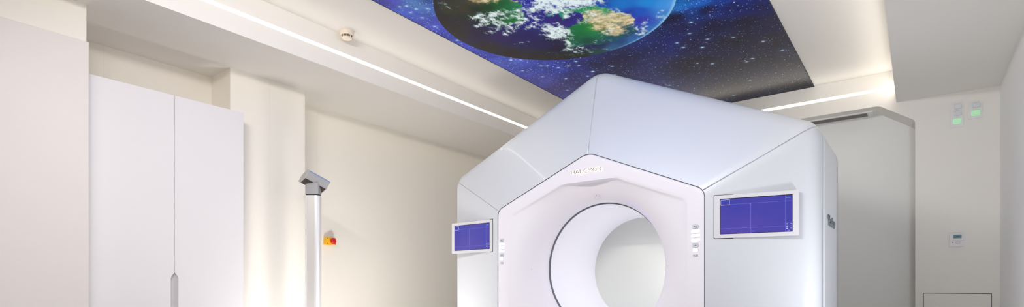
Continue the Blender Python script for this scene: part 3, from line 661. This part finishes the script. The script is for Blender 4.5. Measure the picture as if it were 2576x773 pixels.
def head():
    ax = Vector((.66, .62, -.34)).normalized()
    up = Vector((0, 0, 1)); s = ax.cross(up).normalized(); u = s.cross(ax).normalized()
    hexa = [(-.064, -.043), (-.037, .017), (.028, .058), (.064, .041), (.041, -.022), (-.027, -.058)]
    c0 = Vector((.016, 0, tz+.120)); out = []
    def ringv(bm, t, sc=1.): return [bm.verts.new(c0+ax*t+s*(a*sc)+u*(b*sc)) for a, b in hexa]
    for (t0, t1, name, m) in ((-.104, .090, 'camera_head', M['grey_pl']), (-.110, -.1035, 'end_cap', M['grey_pl2']), (.0895, .096, 'end_cap', M['grey_pl2'])):
        bm = bmesh.new(); a = ringv(bm, t0); b = ringv(bm, t1)
        bm.faces.new(a); bm.faces.new(b[::-1]); n = len(a)
        for i in range(n): bm.faces.new([a[i], b[i], b[(i+1) % n], a[(i+1) % n]])
        bmesh.ops.recalc_face_normals(bm, faces=bm.faces)
        if name == 'camera_head': bmesh.ops.bevel(bm, geom=[e for e in bm.edges if abs((e.verts[0].co-e.verts[1].co).normalized().dot(ax)) > .9], offset=.004, segments=2, affect='EDGES')
        out.append(obj(name, bm, m, PS, smooth=30))
    # dark brown slab on the underside, thin blue line along the upper edge
    def slab(i, e0, e1, m, name, lift):
        p, q_ = [c0+s*hexa[k % 6][0]+u*hexa[k % 6][1] for k in (i, i+1)]
        A, Bq = p.lerp(q_, e0), p.lerp(q_, e1); nrm = (q_-p).cross(ax).normalized()
        if nrm.dot((p+q_)/2-c0) < 0: nrm = -nrm
        bm = bmesh.new(); V = [bm.verts.new(v+ax*t+nrm*h) for v in (A, Bq) for t in (-.103, .089) for h in (-.001, lift)]
        bmesh.ops.convex_hull(bm, input=V); return obj(name, bm, m, out[0])
    slab(4, .06, .97, M['dark_brown'], 'dark_underside', .0012)
    slab(3, .02, .10, M['blue_line'], 'blue_stripe', .0012)
    bm = bmesh.new(); q = ax.to_track_quat('Z', 'Y').to_matrix().to_4x4()
    bmesh.ops.create_cone(bm, cap_ends=True, segments=20, radius1=.012, radius2=.012, depth=.004)
    bmesh.ops.transform(bm, matrix=Matrix.Translation(c0-ax*.111-s*.004+u*.004) @ q, verts=bm.verts)
    obj('screw_cap', bm, M['grey_pl3'], out[1], smooth=30)
head()

# ------------------------------------------------------------------ emergency stop on the left wall
es_ = tag(empty('emergency_stop', (XL, 3.250, 1.379)), 'yellow box with a red mushroom stop button on the left wall', 'emergency button')
obj('housing', B(0, .055, -.062, .048, -.036, .036, bev=.006), M['yellow'], es_, smooth=40)
bm = bmesh.new()
for r, d in ((.026, 0),): prism(bm, ring2d(0, 0, .022, 24), YZ, .054, .068)
obj('button_collar', bm, M['yellow'], es_, smooth=40)
prof = [(.018, 0), (.030, .004), (.032, .012), (.029, .020), (.016, .025), (.001, .026)]
bm = bmesh.new(); rows = [[bm.verts.new((.067+d, r*math.cos(2*PI*k/28), r*math.sin(2*PI*k/28))) for k in range(28)] for r, d in prof]
for a, b in zip(rows, rows[1:]):
    for k in range(28): bm.faces.new([a[k], a[(k+1) % 28], b[(k+1) % 28], b[k]])
bm.faces.new(rows[0])
obj('mushroom_button', bm, M['red'], es_, smooth=50)
for y_, z_ in ((-.05, .026), (-.05, -.026), (.038, -.028)): obj('screw', prism(bmesh.new(), ring2d(y_, z_, .0045, 12), YZ, .054, .0565), M['dark'], es_)

# ------------------------------------------------------------------ smoke detector
sd = tag(empty('smoke_detector', (-3.707, 2.705, ZT)), 'round cream smoke detector on the raised ceiling beside the light line', 'smoke detector')
obj('base', lathe(bmesh.new(), [(.055, 0), (.056, -.03), (.053, -.036), (.050, -.036)], (0, 0, 0)), M['cream_pl'], sd, smooth=40)
obj('sensing_slots', lathe(bmesh.new(), [(.046, -.034), (.040, -.052)], (0, 0, 0)), M['brown_vent'], sd, smooth=40)
for k in range(10):
    a = 2*PI*k/10; bm = prism(bmesh.new(), [(.046*math.cos(a-.06), .046*math.sin(a-.06)), (.049*math.cos(a), .049*math.sin(a)), (.046*math.cos(a+.06), .046*math.sin(a+.06)), (.036*math.cos(a), .036*math.sin(a))], XY, -.053, -.034)
    obj('rib', bm, M['cream_pl'], sd)
obj('cap', lathe(bmesh.new(), [(.041, -.050), (.040, -.056), (.034, -.060), (.01, -.062)], (0, 0, 0)), M['cream_pl'], sd, smooth=40)

# ------------------------------------------------------------------ right-hand back wall: lamps, thermostat, hatch, grille
def px_w(u): s = (u-1288)/1360; c_, n_ = math.cos(math.radians(36.9)), math.sin(math.radians(36.9)); return YB*(-n_+c_*s)/(c_+n_*s)
def signal(x, z, w, h, lamps, label):
    t = tag(empty('signal_lamp_plate', (x, YB, z)), label, 'signal lamp', 'signal lamp plates by the right corner')
    obj('plate', prism(bmesh.new(), rrect(0, 0, w, h, .006), XZ, -.008, 0), M['white_pl'], t, smooth=40)
    for zz, lit in lamps:
        f = obj('lens', None or prism(bmesh.new(), rrect(.006, zz, w*.5, .036, .010), XZ, -.030, -.007), M['lamp_green' if lit else 'lamp_grey'], t, smooth=50, label='lit green lens' if lit else 'unlit grey lens')
        if lit: obj('lens_rim', prism(bmesh.new(), rrect(.002, zz, w*.66, .050, .014), XZ, -.012, -.007), M['lamp_green'], f)
signal(.283, 2.486, .095, .228, ((.07, 0), (.008, 0), (-.058, 1)), 'white plate with two grey lenses above a green lit one')
signal(.410, 2.505, .095, .150, ((.038, 0), (-.026, 1)), 'smaller white plate with one grey lens above a green lit one')
th = tag(empty('thermostat', (.282, YB, 1.352)), 'small white thermostat with a teal display on the right back wall', 'thermostat')
obj('case', prism(bmesh.new(), rrect(0, 0, .107, .120, .008), XZ, -.026, 0), M['white_pl'], th, smooth=40)
obj('display', prism(bmesh.new(), rrect(.004, .028, .058, .033, .002), XZ, -.0275, -.02), M['lcd'], th)
obj('digits', prism(bmesh.new(), rrect(.006, .027, .026, .004, .001), XZ, -.0282, -.02), M['ink'], th)
bm = bmesh.new(); ro = [(.006+.017*math.cos(k*PI/16), -.026+.0125*math.sin(k*PI/16)) for k in range(33)]; stroke(bm, ro, .002, -.0282, -.02)
stroke(bm, [(.0, -.026), (.010, -.029)], .002, -.0282, -.02)
obj('dial', bm, M['key_line'], th)
bm = bmesh.new(); stroke(bm, [(-.052, -.008), (.052, -.008)], .0012, -.0264, -.02); obj('flap_line', bm, M['key_line'], th)
obj('indicator', B(-.033, -.025, -.028, -.02, -.027, -.021), M['ink'], th)
x0, x1 = px_w(2323), px_w(2494)
hp = tag(empty('wall_hatch', ((x0+x1)/2, YB, 0)), 'flush white service hatch with dark joint at the lower right', 'service hatch')
w = (x1-x0)/2
bm = bmesh.new()
for a in ((-w-.003, w+.003, .862, .8675), (-w-.003, -w+.0025, .10, .8675), (w-.0025, w+.003, .10, .8675), (-w-.003, w+.003, .095, .10)): box(bm, a[0], a[1], -.0012, .0, a[2], a[3])
obj('joint', bm, M['dark'], hp, label='dark joint round the hatch')
obj('panel', B(-w+.0028, w-.0028, -.002, 0, .1005, .8615), M['plaster'], hp)
gr = tag(empty('air_grille', (-1.16, YB+.225, AZ)), 'long slim air grille in the top of the wall recess behind the scanner', 'air grille')
gx0, gx1 = -.98, .80
bm = bmesh.new()
for a in ((gx0, gx1, -.10, -.075), (gx0, gx1, .075, .11), (gx0, gx0+.05, -.075, .075), (gx1-.05, gx1, -.075, .075)): box(bm, a[0], a[1], a[2], a[3], -.012, 0)
obj('frame', bm, M['white_pl'], gr)
obj('backing', B(gx0+.04, gx1-.04, -.08, .08, -.003, 0), M['grille'], gr, label='dark grey slot')
for k in range(4): obj('blade', B(gx0+.0505, gx1-.0505, -.058+.036*k, -.05+.036*k, -.010, -.002), M['grille'], gr)

# ------------------------------------------------------------------ light and view
w = bpy.data.worlds.new('world'); scn.world = w; w.use_nodes = True
w.node_tree.nodes['Background'].inputs[0].default_value = (1, 1, 1, 1); w.node_tree.nodes['Background'].inputs[1].default_value = .05
def area(name, loc, to, sx, sy, power, col=(1, 1, 1)):
    l = bpy.data.lights.new(name, 'AREA'); l.shape = 'RECTANGLE'; l.size = sx; l.size_y = sy; l.energy = power; l.color = col
    o = bpy.data.objects.new(name, l); COL.objects.link(o); o.location = loc
    o.rotation_euler = (Vector(to)-Vector(loc)).to_track_quat('-Z', 'Y').to_euler(); return o
def unseen_light(loc, to, sx, sy, power, col, spread=180):  # unseen lights near the floor, most of them added as fill
    o = area('unseen_floor_light', loc, to, sx, sy, power, col); o.data.spread = math.radians(spread)
area('ceiling_fill_light', (-1.9, .2, 2.66), (-1.9, 2.0, .5), 1.4, .5, 38, (1, .98, .95))  # unseen fill light added below the front soffit, no fixture modelled
area('tray_fill_light', (-1.9, .55, 2.80), (-1.9, 2.6, .6), 1.5, .03, 52, (1, .965, .925))  # unseen strip added inside the tray so the soffit edge casts its shadow
unseen_light((-3.4, 3.0, .08), (-4.75, 4.0, 1.7), .4, .3, 10.5, (1, .955, .90))
unseen_light((-3.4, 3.0, .08), (-4.75, 4.0, 1.9), .4, .3, 5, (1, .955, .90), 125)
unseen_light((-3.55, 2.35, .1), (-4.42, 2.46, .75), .3, .2, 1.7, (1, .99, .98), 100)
unseen_light((-3.5, 1.7, .12), (-2.95, 3.6, .5), .3, .2, 1.2, (.97, .97, 1), 110)
unseen_light((.38, 3.0, .3), (-.4, 4.6, 1.5), .3, .3, 7, (.95, .97, 1), 90)
unseen_light((.2, 4.6, .1), (.15, 4.8, 2.0), .5, .4, .8, (.95, .97, 1), 120)

vs = scn.view_settings; scn.display_settings.display_device = 'sRGB'
vs.view_transform = 'Standard'; vs.look = 'None'; vs.gamma = 1; vs.exposure = 0; vs.use_curve_mapping = False
scn.cycles.use_denoising = True
scn.cycles.max_bounces = 12; scn.cycles.diffuse_bounces = 8; scn.cycles.sample_clamp_indirect = 8
